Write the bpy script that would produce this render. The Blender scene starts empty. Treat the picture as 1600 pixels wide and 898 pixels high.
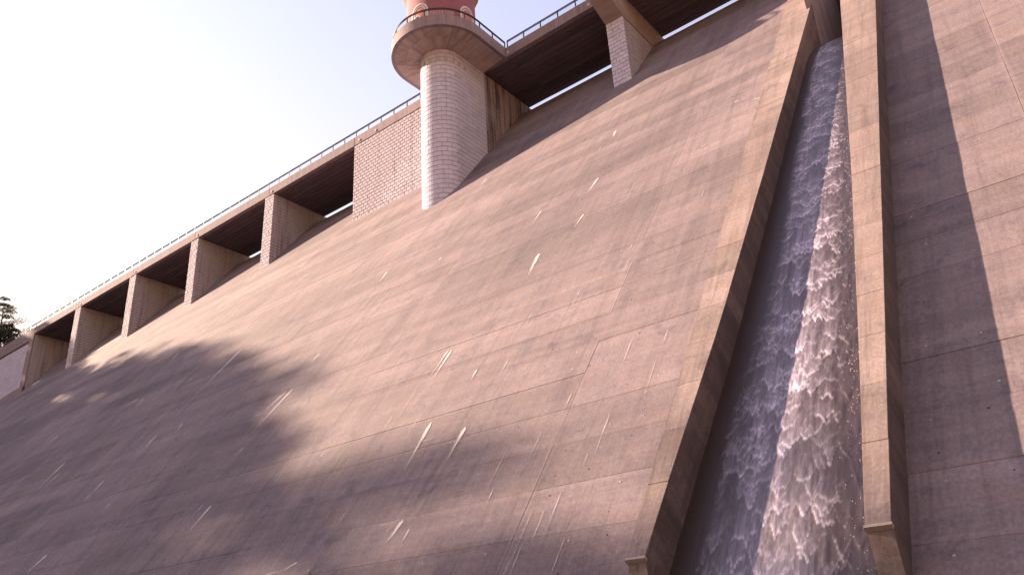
import bpy, math, random
import numpy as np
from mathutils import Vector, Matrix
random.seed(7)
rng = np.random.default_rng(7)
SC = bpy.context.scene
COL = SC.collection
# ------------------------------------------------------------------ camera, sky, sun, exposure
# axes: X along the dam (right), Y into the dam, Z up; the camera stands at the origin, eye height 1.7 m
cam = bpy.data.cameras.new('camera'); cam_o = bpy.data.objects.new('camera', cam); COL.objects.link(cam_o); SC.camera = cam_o
MR = [[0.7808830181, 0.6221790724, -0.0558114131], [-0.2999773817, 0.2951208866, -0.9071478561], [-0.5479372979, 0.7251185173, 0.4170945378]]
cam_o.matrix_world = Matrix(((MR[0][0], -MR[1][0], -MR[2][0], 0), (MR[0][1], -MR[1][1], -MR[2][1], 0), (MR[0][2], -MR[1][2], -MR[2][2], 0), (0, 0, 0, 1)))
cam.sensor_width = 36.0; cam.lens = 1273.68 / 1600 * 36; cam.clip_start = 0.1; cam.clip_end = 6000
SUN_TRAVEL = Vector((1, 0.22, -0.493)).normalized()
SUN_EL = math.asin(-SUN_TRAVEL.z); SUN_ROT = math.atan2(-SUN_TRAVEL.x, -SUN_TRAVEL.y)
W = bpy.data.worlds.new('World'); SC.world = W; W.use_nodes = True
wn = W.node_tree; bg = wn.nodes['Background']
sky = wn.nodes.new('ShaderNodeTexSky'); sky.sky_type = 'NISHITA'; sky.sun_disc = False
sky.sun_elevation = SUN_EL; sky.sun_rotation = SUN_ROT % (2 * math.pi)
sky.air_density = 4.0; sky.dust_density = 0.3; sky.ozone_density = 1.0
tint = wn.nodes.new('ShaderNodeMix'); tint.data_type = 'RGBA'; tint.blend_type = 'MULTIPLY'; tint.inputs[0].default_value = 1
wn.links.new(sky.outputs[0], tint.inputs[6]); tint.inputs[7].default_value = (0.93, 0.82, 1.38, 1)
wn.links.new(tint.outputs[2], bg.inputs[0]); bg.inputs[1].default_value = 0.070
sun = bpy.data.lights.new('sun', 'SUN'); sun.energy = 5.0; sun.angle = math.radians(0.53); sun.color = (1.0, 0.745, 0.535)
sun_o = bpy.data.objects.new('sun', sun); COL.objects.link(sun_o); sun_o.rotation_euler = SUN_TRAVEL.to_track_quat('-Z', 'Y').to_euler(); sun_o.location = (-60, -20, 90)
SC.view_settings.view_transform = 'Standard'; SC.view_settings.look = 'None'; SC.view_settings.exposure = 1.84; SC.view_settings.gamma = 1

# ------------------------------------------------------------------ helpers
class MB:
    def __init__(s): s.v = []; s.f = []
    def add(s, vs, fs):
        b = len(s.v); s.v.extend([tuple(map(float, q)) for q in vs]); s.f.extend([tuple(b + i for i in f) for f in fs]); return s
    def hexa(s, p):   # 8 points: bottom ring 0-3 (ccw from outside below), top ring 4-7
        return s.add(p, [(3, 2, 1, 0), (4, 5, 6, 7), (0, 1, 5, 4), (1, 2, 6, 5), (2, 3, 7, 6), (3, 0, 4, 7)])
    def box(s, x0, x1, y0, y1, z0, z1):
        return s.hexa([(x0, y0, z0), (x1, y0, z0), (x1, y1, z0), (x0, y1, z0), (x0, y0, z1), (x1, y0, z1), (x1, y1, z1), (x0, y1, z1)])
    def tube(s, pts, r, n=6, cap=True):
        pts = [Vector(p) for p in pts]; rings = []
        for i, p in enumerate(pts):
            d = (pts[min(i + 1, len(pts) - 1)] - pts[max(i - 1, 0)]).normalized()
            a = d.cross(Vector((0, 0, 1)))
            if a.length < 1e-3: a = d.cross(Vector((1, 0, 0)))
            a.normalize(); b = d.cross(a)
            rr = r[i] if isinstance(r, (list, tuple)) else r
            rings.append([p + (a * math.cos(t) + b * math.sin(t)) * rr for t in [2 * math.pi * k / n for k in range(n)]])
        vs = [q for ring in rings for q in ring]; fs = []
        for i in range(len(pts) - 1):
            for k in range(n): fs.append((i * n + k, i * n + (k + 1) % n, (i + 1) * n + (k + 1) % n, (i + 1) * n + k))
        if cap: fs.append(tuple(range(n - 1, -1, -1))); fs.append(tuple((len(pts) - 1) * n + k for k in range(n)))
        return s.add(vs, fs)
    def mesh(s, name, mat, smooth=False):
        me = bpy.data.meshes.new(name); me.from_pydata(s.v, [], s.f); me.validate(); me.update()
        if mat: me.materials.append(mat)
        if smooth:
            for p in me.polygons: p.use_smooth = True
        return me
    def build(s, name, mat, parent=None, kind=None, smooth=False):
        return link(name, s.mesh(name, mat, smooth), parent, kind)
def link(name, me, parent=None, kind=None, loc=None, rz=None):
    o = bpy.data.objects.new(name, me); COL.objects.link(o)
    if parent is not None: o.parent = parent
    if kind: o['kind'] = kind
    if loc is not None: o.location = loc
    if rz is not None: o.rotation_euler = (0, 0, rz)
    return o
def tag(o, label=None, cat=None, group=None, kind=None):
    if label: o['label'] = label
    if cat: o['category'] = cat
    if group: o['group'] = group
    if kind: o['kind'] = kind
    return o
def empty(name, loc=(0, 0, 0)):
    o = bpy.data.objects.new(name, None); COL.objects.link(o); o.location = loc; return o
def fix_parent(ch, root):   # keep world coordinates of a mesh built in world space
    ch.parent = root; ch.matrix_parent_inverse = Matrix.Translation(-Vector(root.location)); return ch

# ------------------------------------------------------------------ materials
def newmat(name):
    m = bpy.data.materials.new(name); m.use_nodes = True; return m, m.node_tree, m.node_tree.nodes['Principled BSDF']
BETA = 0.9100927779; CB, SB = math.cos(BETA), math.sin(BETA)
class NT:
    def __init__(s, nt): s.nt = nt
    def n(s, t, **kw):
        o = s.nt.nodes.new(t)
        for k, v in kw.items(): setattr(o, k, v)
        return o
    def l(s, a, b): s.nt.links.new(a, b)
    def coords(s, slope=False, scale=(1, 1, 1)):
        g = s.n('ShaderNodeNewGeometry'); src = g.outputs['Position']
        if slope:   # rotate so that y runs up the dam face
            r = s.n('ShaderNodeVectorRotate', rotation_type='X_AXIS'); r.inputs['Angle'].default_value = -BETA
            s.l(src, r.inputs['Vector']); src = r.outputs[0]
        mp = s.n('ShaderNodeMapping'); mp.inputs['Scale'].default_value = scale; s.l(src, mp.inputs[0]); return mp.outputs[0]
    def noise(s, vec, scale, detail=4, rough=0.6, dist=0):
        t = s.n('ShaderNodeTexNoise'); t.inputs['Scale'].default_value = scale; t.inputs['Detail'].default_value = detail
        t.inputs['Roughness'].default_value = rough; t.inputs['Distortion'].default_value = dist; s.l(vec, t.inputs['Vector']); return t.outputs['Fac']
    def remap(s, f, a, b, c=0, d=1):
        m = s.n('ShaderNodeMapRange'); m.inputs[1].default_value = a; m.inputs[2].default_value = b; m.inputs[3].default_value = c; m.inputs[4].default_value = d
        s.l(f, m.inputs[0]); return m.outputs[0]
    def math(s, op, a, b=None):
        m = s.n('ShaderNodeMath', operation=op)
        for i, q in enumerate((a, b)):
            if q is None: continue
            if isinstance(q, (int, float)): m.inputs[i].default_value = q
            else: s.l(q, m.inputs[i])
        return m.outputs[0]
    def mix(s, fac, a, b, mode='MIX'):
        m = s.n('ShaderNodeMix', data_type='RGBA', blend_type=mode)
        for i, q in ((0, fac), (6, a), (7, b)):
            if isinstance(q, (int, float)): m.inputs[i].default_value = q
            elif isinstance(q, tuple): m.inputs[i].default_value = (*q, 1) if len(q) == 3 else q
            else: s.l(q, m.inputs[i])
        return m.outputs[2]
    def gray(s, f):
        c = s.n('ShaderNodeCombineColor'); [s.l(f, c.inputs[i]) for i in range(3)]; return c.outputs[0]
    def bump(s, h, bsdf, strength=0.3, dist=0.02):
        b = s.n('ShaderNodeBump'); b.inputs['Strength'].default_value = strength; b.inputs['Distance'].default_value = dist
        s.l(h, b.inputs['Height']); s.l(b.outputs[0], bsdf.inputs['Normal'])

def concrete_face(name, base, light, dark, rnd=0.10, streak=1.0, joints=True):
    """weathered mass concrete: fine run-down streaks, faint bands along the pours, pits, lime freckles"""
    m, nt, b = newmat(name); N = NT(nt)
    c_pl = N.coords(True)
    st = N.noise(N.coords(True, (1.0, 0.05, 1.0)), 2.2, 7, 0.74); st2 = N.noise(N.coords(True, (1, 0.07, 1)), 11, 5, 0.75); st3 = N.noise(N.coords(True, (1, 0.10, 1)), 0.42, 5, 0.7, 0.3)
    bd = N.noise(N.coords(True, (0.035, 0.75, 0.3)), 1.0, 6, 0.72, 0.3); bl = N.noise(c_pl, 0.10, 6, 0.65, 0.6); fine = N.noise(c_pl, 11, 7, 0.8); mid = N.noise(c_pl, 0.9, 7, 0.72, 0.4)
    col = N.mix(N.remap(bd, 0.36, 0.64), base, light)
    col = N.mix(N.remap(N.noise(N.coords(True, (0.05, 1.3, 0.3)), 1.7, 5, 0.7), 0.52, 0.72, 0, 0.28), col, dark)
    col = N.mix(N.remap(bl, 0.45, 0.68, 0, 0.45), col, dark)
    col = N.mix(N.remap(st3, 0.50, 0.72, 0, 0.4 * streak), col, dark)
    col = N.mix(N.remap(st, 0.48, 0.72, 0, 0.6 * streak), col, dark)
    col = N.mix(N.remap(st2, 0.54, 0.74, 0, 0.6 * streak), col, light)
    col = N.mix(N.remap(mid, 0.50, 0.70, 0, 0.45), col, (base[0] * 1.06, base[1] * 0.92, base[2] * 0.76))
    col = N.mix(N.remap(mid, 0.46, 0.28, 0, 0.7), col, (dark[0] * 0.9, dark[1] * 0.92, dark[2] * 1.0))
    k = N.remap(fine, 0.25, 0.75, 0.62, 1.38)
    oi = N.n('ShaderNodeObjectInfo'); k = N.math('MULTIPLY', k, N.remap(oi.outputs['Random'], 0, 1, 1 - rnd, 1 + rnd))
    col = N.mix(1.0, col, N.gray(k), 'MULTIPLY')
    if joints:      # lime wept out of the slanting block joints
        sp = N.n('ShaderNodeSeparateXYZ'); N.l(c_pl, sp.inputs[0])
        fr = N.math('FRACT', N.math('ADD', N.math('DIVIDE', N.math('SUBTRACT', sp.outputs[0], 0.2), 15.0), 0.5))
        dj = N.math('MULTIPLY', N.math('ABSOLUTE', N.math('SUBTRACT', fr, 0.5)), 15.0)
        w = N.remap(N.noise(N.coords(True, (1, 0.2, 1)), 1.5, 4, 0.7), 0.3, 0.7, 0.03, 0.26)
        lj = N.remap(N.math('DIVIDE', dj, w), 1.0, 0.2, 0, 0.32)
        col = N.mix(N.math('MULTIPLY', lj, N.remap(st3, 0.35, 0.6, 1, 0.15)), col, (light[0] * 1.35, light[1] * 1.32, light[2] * 1.3))
    v = N.n('ShaderNodeTexVoronoi'); v.inputs['Scale'].default_value = 1.3; v.inputs['Randomness'].default_value = 1; N.l(c_pl, v.inputs['Vector'])
    sx = N.n('ShaderNodeSeparateColor'); N.l(v.outputs['Color'], sx.inputs[0])
    rad = N.remap(sx.outputs[1], 0, 1, 0.02, 0.085)
    dot = N.math('MULTIPLY', N.math('LESS_THAN', N.math('ADD', v.outputs['Distance'], N.remap(fine, 0.3, 0.7, -0.03, 0.03)), rad), N.math('GREATER_THAN', sx.outputs[0], 0.80))
    whitish = N.math('GREATER_THAN', sx.outputs[2], 0.45)
    dc = N.mix(whitish, (0.09, 0.072, 0.075), (0.50, 0.45, 0.45))
    col = N.mix(N.math('MULTIPLY', dot, 0.75), col, dc)
    if not joints:  # faces turned along X mixed darker in noise patches, fading up the slope
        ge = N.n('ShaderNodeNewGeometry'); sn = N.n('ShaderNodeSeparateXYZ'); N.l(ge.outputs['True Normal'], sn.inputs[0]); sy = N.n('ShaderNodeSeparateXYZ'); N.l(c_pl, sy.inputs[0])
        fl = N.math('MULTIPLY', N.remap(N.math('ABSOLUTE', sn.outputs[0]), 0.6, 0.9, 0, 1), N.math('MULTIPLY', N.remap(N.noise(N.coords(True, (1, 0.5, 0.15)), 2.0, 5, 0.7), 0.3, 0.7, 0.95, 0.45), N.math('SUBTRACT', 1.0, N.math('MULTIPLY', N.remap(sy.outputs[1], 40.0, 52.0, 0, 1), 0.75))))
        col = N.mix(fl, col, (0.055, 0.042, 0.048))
    N.l(col, b.inputs['Base Color']); b.inputs['Roughness'].default_value = 0.88; b.inputs['Specular IOR Level'].default_value = 0.25
    h = N.math('ADD', N.math('MULTIPLY', fine, 0.7), N.math('MULTIPLY', st2, 0.5)); N.bump(h, b, 0.5, 0.02)
    return m
def concrete_trim(name, base, dark, rust=None, vert=True, rnd=0.06):
    m, nt, b = newmat(name); N = NT(nt)
    st = N.noise(N.coords(False, (1, 1, 0.12) if vert else (0.1, 1, 1)), 2.6, 6, 0.7); fine = N.noise(N.coords(), 7, 6, 0.7); bl = N.noise(N.coords(), 0.5, 4)
    col = N.mix(N.remap(st, 0.45, 0.72, 0, 0.75), base, dark)
    col = N.mix(N.remap(bl, 0.42, 0.7, 0, 0.4), col, dark if rust is None else rust)
    oi = N.n('ShaderNodeObjectInfo'); k = N.math('MULTIPLY', N.remap(fine, 0.25, 0.75, 0.86, 1.14), N.remap(oi.outputs['Random'], 0, 1, 1 - rnd, 1 + rnd))
    N.l(N.mix(1.0, col, N.gray(k), 'MULTIPLY'), b.inputs['Base Color']); b.inputs['Roughness'].default_value = 0.85; b.inputs['Specular IOR Level'].default_value = 0.25
    N.bump(fine, b, 0.35, 0.015); return m
def block_mat(name, base, dark, rnd=0.1, bump=0.5, stain=0.6, stain_at=(0.52, 0.74)):
    m, nt, b = newmat(name); N = NT(nt)
    st = N.noise(N.coords(False, (1, 1, 0.07)), 1.6, 6, 0.7); fine = N.noise(N.coords(), 11, 6, 0.7); mid = N.noise(N.coords(), 2.2, 4)
    col = N.mix(N.remap(st, stain_at[0], stain_at[1], 0, stain), base, dark)
    col = N.mix(N.remap(mid, 0.5, 0.75, 0, 0.25), col, dark)
    oi = N.n('ShaderNodeObjectInfo'); k = N.math('MULTIPLY', N.remap(fine, 0.25, 0.75, 0.86, 1.14), N.remap(oi.outputs['Random'], 0, 1, 1 - rnd, 1 + rnd))
    N.l(N.mix(1.0, col, N.gray(k), 'MULTIPLY'), b.inputs['Base Color']); b.inputs['Roughness'].default_value = 0.85; b.inputs['Specular IOR Level'].default_value = 0.25
    N.bump(fine, b, bump, 0.03); return m
def plain(name, col, rough=0.6, metal=0.0, var=0.12, scale=3.0):
    m, nt, b = newmat(name); N = NT(nt)
    f = N.noise(N.coords(), scale, 5, 0.65)
    N.l(N.mix(1.0, tuple(col), N.gray(N.remap(f, 0.25, 0.75, 1 - var, 1 + var)), 'MULTIPLY'), b.inputs['Base Color'])
    b.inputs['Roughness'].default_value = rough; b.inputs['Metallic'].default_value = metal; N.bump(f, b, 0.15, 0.01); return m

M_FACE = concrete_face('weathered_concrete', (0.174, 0.136, 0.146), (0.240, 0.188, 0.198), (0.090, 0.068, 0.080), 0.16)
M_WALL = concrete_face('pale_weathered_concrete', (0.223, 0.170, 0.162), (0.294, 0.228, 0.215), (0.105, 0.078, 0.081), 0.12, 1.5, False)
M_CORE = plain('joint_concrete', (0.15, 0.12, 0.13), 0.95)
M_FASCIA = concrete_trim('stained_edge_concrete', (0.306, 0.242, 0.268), (0.128, 0.102, 0.123), (0.255, 0.183, 0.185))
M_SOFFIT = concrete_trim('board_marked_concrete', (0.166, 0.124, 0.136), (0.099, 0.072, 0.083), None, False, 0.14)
M_PLAT = concrete_trim('platform_concrete', (0.486, 0.378, 0.363), (0.270, 0.203, 0.207), None, False, 0.17)
M_NOSE = block_mat('pale_smooth_block', (0.570, 0.536, 0.666), (0.323, 0.291, 0.363), 0.07, 0.25, 0.5, (0.57, 0.74))
M_SPLIT = block_mat('split_face_block', (0.551, 0.489, 0.560), (0.285, 0.242, 0.280), 0.12, 0.9, 0.75, (0.53, 0.70))
M_SIDE = block_mat('pier_side_block', (0.462, 0.413, 0.467), (0.165, 0.143, 0.171), 0.05, 0.4, 0.75, (0.50, 0.70))
M_STAINED = block_mat('water_stained_block', (0.405, 0.317, 0.334), (0.068, 0.054, 0.067), 0.05, 0.4, 0.9, (0.47, 0.61))
M_PINK = plain('pink_plaster', (0.26, 0.088, 0.105), 0.85, 0, 0.15, 0.8)
M_SALMON = plain('salmon_plaster', (0.50, 0.21, 0.18), 0.85, 0, 0.12, 1.2)
M_WHITE = plain('white_plaster', (0.62, 0.56, 0.60), 0.8, 0, 0.08)
M_BROWN = plain('brown_eave_concrete', (0.30, 0.22, 0.18), 0.8, 0, 0.2)
M_METAL = plain('dark_painted_metal', (0.035, 0.033, 0.045), 0.45, 0.3, 0.2, 8)
M_BARK = plain('tree_bark', (0.10, 0.075, 0.06), 0.95, 0, 0.3, 4)
M_EARTH = plain('dry_earth', (0.16, 0.12, 0.085), 0.98, 0, 0.35, 0.3)
def leaf_mat(name, c1, c2):
    m, nt, b = newmat(name); N = NT(nt); f = N.noise(N.coords(), 0.7, 3); g = N.noise(N.coords(), 5, 2)
    N.l(N.mix(N.remap(g, 0.3, 0.7, 0, 0.5), N.mix(N.remap(f, 0.3, 0.7), c1, c2), c2), b.inputs['Base Color']); b.inputs['Roughness'].default_value = 0.7
    return m
M_NEEDLE = leaf_mat('pine_needles', (0.12, 0.115, 0.10), (0.17, 0.155, 0.13)); M_LEAF = leaf_mat('dark_leaves', (0.028, 0.030, 0.022), (0.05, 0.05, 0.036))
M_WOOD = leaf_mat('wood_foliage', (0.04, 0.055, 0.025), (0.08, 0.09, 0.045))
M_LIME, _nt, _b = newmat('lime_deposit'); _N = NT(_nt)
_f = _N.noise(_N.coords(True, (1, 0.15, 1)), 9, 4, 0.7); _N.l(_N.mix(_N.remap(_f, 0.3, 0.7), (0.46, 0.41, 0.42), (0.70, 0.65, 0.66)), _b.inputs['Base Color']); _b.inputs['Roughness'].default_value = 0.9
_a = _N.n('ShaderNodeAttribute', attribute_name='cover'); _f2 = _N.noise(_N.coords(True, (1, 0.1, 1)), 16, 4, 0.7)
_al = _N.remap(_N.math('ADD', _a.outputs['Fac'], _N.remap(_f2, 0.3, 0.7, -0.35, 0.35)), 0.15, 0.95, 0, 0.85); _N.l(_al, _b.inputs['Alpha'])

# ------------------------------------------------------------------ dam profile
N0 = -12.967
TS = (55 + N0 * SB) / CB      # slope length at which the ogee starts (Y = 55)
TS = (55.0 - (-N0) * SB) / CB
def plane_pt(s, n=0.0):       # n: height above the face
    nn = N0 + n; return (s * CB - nn * SB, s * SB + nn * CB)
TY, TZ = plane_pt(TS); R1, R2, PH = 15.4, 3.0, math.radians(42.25)
L1 = R1 * (BETA - PH); L2 = R2 * PH
def prof(s, n=0.0):
    if s <= TS: return plane_pt(s, n)
    if s <= TS + L1:
        ph = BETA - (s - TS) / R1; y = TY + R1 * (SB - math.sin(ph)); z = TZ + R1 * (math.cos(ph) - CB)
    else:
        ph = max(0.0, PH - (s - TS - L1) / R2); y1 = TY + R1 * (SB - math.sin(PH)); z1 = TZ + R1 * (math.cos(PH) - CB)
        y = y1 + R2 * (math.sin(PH) - math.sin(ph)); z = z1 + R2 * (math.cos(ph) - math.cos(PH))
    return (y - math.sin(ph) * n, z + math.cos(ph) * n)
SMAX = TS + L1 + L2
YC, ZC = prof(SMAX)
S_LIFT = [14.05 + 1.93 * k for k in range(-2, 60)]; S_LIFT = [s for s in S_LIFT if s < SMAX - 1.0] + [SMAX]
def proj(x, y, z):
    c = [MR[i][0] * x + MR[i][1] * y + MR[i][2] * z for i in range(3)]
    if c[2] < 0.5: return None
    return 800 + 1273.68 * c[0] / c[2], 449 + 1273.68 * c[1] / c[2]
XJ = [-149.8 + 15 * k for k in range(10)]
XWL, XWR = -9.83, -4.10

dam = empty('dam', (-20, 50, -1.7)); tag(dam, 'huge sloping concrete dam face laid in horizontal pours with slanting joints', 'dam')
def strip_panel(x0, x1, s0, s1, top, depth=0.10, bev=0.015):
    """one concrete pour: a slab following the profile, front proud by `top`, chamfered edges"""
    nseg = 1 if s1 <= TS else 5
    mb = MB(); ss = [s0 + (s1 - s0) * i / nseg for i in range(nseg + 1)]
    rows = []
    for i, s in enumerate(ss):
        si = s + (bev if i == 0 else (-bev if i == nseg else 0))
        yb, zb = prof(s, -depth); yt, zt = prof(s, top - bev); yf, zf = prof(si, top)
        rows.append([(x0, yb, zb), (x0, yt, zt), (x0 + bev, yf, zf), (x1 - bev, yf, zf), (x1, yt, zt), (x1, yb, zb)])
    vs = [q for r in rows for q in r]; fs = []
    for i in range(nseg):
        for k in range(5): fs.append((i * 6 + k, i * 6 + k + 1, (i + 1) * 6 + k + 1, (i + 1) * 6 + k))
    fs.append((1, 4, 3, 2)); e = nseg * 6; fs.append((e + 1, e + 2, e + 3, e + 4)); fs.append((0, 5, 4, 1)); fs.append((e, e + 1, e + 4, e + 5))
    mb.add(vs, fs); return mb
def in_frame(x0, x1, s0, s1):
    for x in (x0, (x0 + x1) / 2, x1):
        for s in (s0, s1):
            q = proj(x, *prof(s))
            if q and -40 < q[0] < 1640 and -40 < q[1] < 940: return True
    return False
npan = 0
blocks = [(XJ[i], XJ[i + 1]) for i in range(len(XJ) - 1)] + [(XJ[-1], XWL + 0.3), (XWR - 0.02, 0.2), (0.2, 15.2), (15.2, 30.2)]
outer = MB()
for bi, (xa, xb) in enumerate(blocks):
    hid = []
    for j in range(len(S_LIFT) - 1):
        s0, s1 = S_LIFT[j], S_LIFT[j + 1]
        if in_frame(xa, xb, s0, s1):
            g = 0.004; g0, g1 = (random.choice((0.001, 0.001, 0.003, 0.007)) for _ in range(2))
            pm = strip_panel(xa + g, xb - g, s0 + g0, s1 - g1, random.uniform(-0.006, 0.006), 0.10, random.choice((0.003, 0.004, 0.010)))
            fix_parent(pm.build('panel', M_FACE), dam); npan += 1
        else:
            pm = strip_panel(xa, xb, s0, s1, 0.0); outer.add(pm.v, pm.f)
    pm = strip_panel(xa, xb, -0.5, S_LIFT[0], 0.0); outer.add(pm.v, pm.f)
fix_parent(outer.build('plain_face', M_FACE, kind='stuff'), dam)
# body of the dam behind the panels: closed prisms left and right of the chute, and under the chute
CH_S, CR1, CR2, CPH = 46.3, 17.0, 3.0, math.radians(37)   # chute crest: the floor leaves the face here and rounds over to a level sill
CL1 = CR1 * (BETA - CPH); CL2 = CR2 * CPH
def chute_prof(s, n=0.0):
    if s <= CH_S: return plane_pt(s, n)
    y0, z0 = plane_pt(CH_S); y1 = y0 + CR1 * (SB - math.sin(CPH)); z1 = z0 + CR1 * (math.cos(CPH) - CB)
    if s <= CH_S + CL1:
        ph = BETA - (s - CH_S) / CR1; y = y0 + CR1 * (SB - math.sin(ph)); z = z0 + CR1 * (math.cos(ph) - CB)
    else:
        t = s - CH_S - CL1; ph = max(0.0, CPH - t / CR2); y = y1 + CR2 * (math.sin(CPH) - math.sin(ph)) + max(0, t - CL2); z = z1 + CR2 * (math.cos(ph) - math.cos(CPH))
    return (y - math.sin(ph) * n, z + math.cos(ph) * n)
CH_END = CH_S + CL1 + CL2 + 7.0
def prism(mb, x0, x1, prof_pts, back_y, zb):
    poly = list(prof_pts) + [(back_y, prof_pts[-1][1]), (back_y, zb)]
    k = len(poly); vs = [(x0, y, z) for y, z in poly] + [(x1, y, z) for y, z in poly]
    fs = [tuple(range(k - 1, -1, -1)), tuple(range(k, 2 * k))] + [(i, (i + 1) % k, k + (i + 1) % k, k + i) for i in range(k)]
    mb.add(vs, fs)
sides = [prof(s, -0.085) for s in [-0.6] + list(np.linspace(2, TS, 6)) + list(np.linspace(TS + 0.3, SMAX, 16))]
core = MB(); prism(core, -150.3, XWL + 0.5, sides, YC + 1.2, -12); prism(core, XWR - 0.3, 30.0, sides, YC + 1.2, -12)
fix_parent(core.build('core', M_CORE), dam)

# ------------------------------------------------------------------ chute: floor, water, side walls
def xl_in(s): return float(np.interp(s, [4, 11.6, 13.2, 20.7, 31.6, 55.9, 62], [-9.66, -9.36, -9.30, -8.89, -8.56, -7.94, -7.80]))
def xr_in(s): return float(np.interp(s, [4, 11.75, 15.4, 20.2, 28.5, 52.4, 62], [-4.42, -4.58, -4.68, -4.82, -5.10, -6.10, -6.4]))
M_WET, _nt, _b = newmat('wet_dark_concrete'); _N = NT(_nt)
_f = _N.noise(_N.coords(True, (1, 0.06, 1)), 5, 5, 0.7); _N.l(_N.mix(_N.remap(_f, 0.35, 0.7), (0.018, 0.014, 0.014), (0.05, 0.038, 0.036)), _b.inputs['Base Color']); _b.inputs['Roughness'].default_value = 0.3
fl = MB(); ss = np.concatenate([np.linspace(-0.6, CH_S, 30), np.linspace(CH_S + 0.3, CH_S + CL1 + CL2, 24), [CH_END]])
pf = [chute_prof(s, -0.05) for s in ss]
k = len(pf); poly = pf + [(pf[-1][0], -12), (pf[0][0], -12)]
vs = [(XWL + 0.1, y, z) for y, z in poly] + [(XWR - 0.1, y, z) for y, z in poly]; k = len(poly)
fl.add(vs, [tuple(range(k - 1, -1, -1)), tuple(range(k, 2 * k))] + [(i, (i + 1) % k, k + (i + 1) % k, k + i) for i in range(k)])
fix_parent(fl.build('chute_floor', M_WET), dam)

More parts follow.
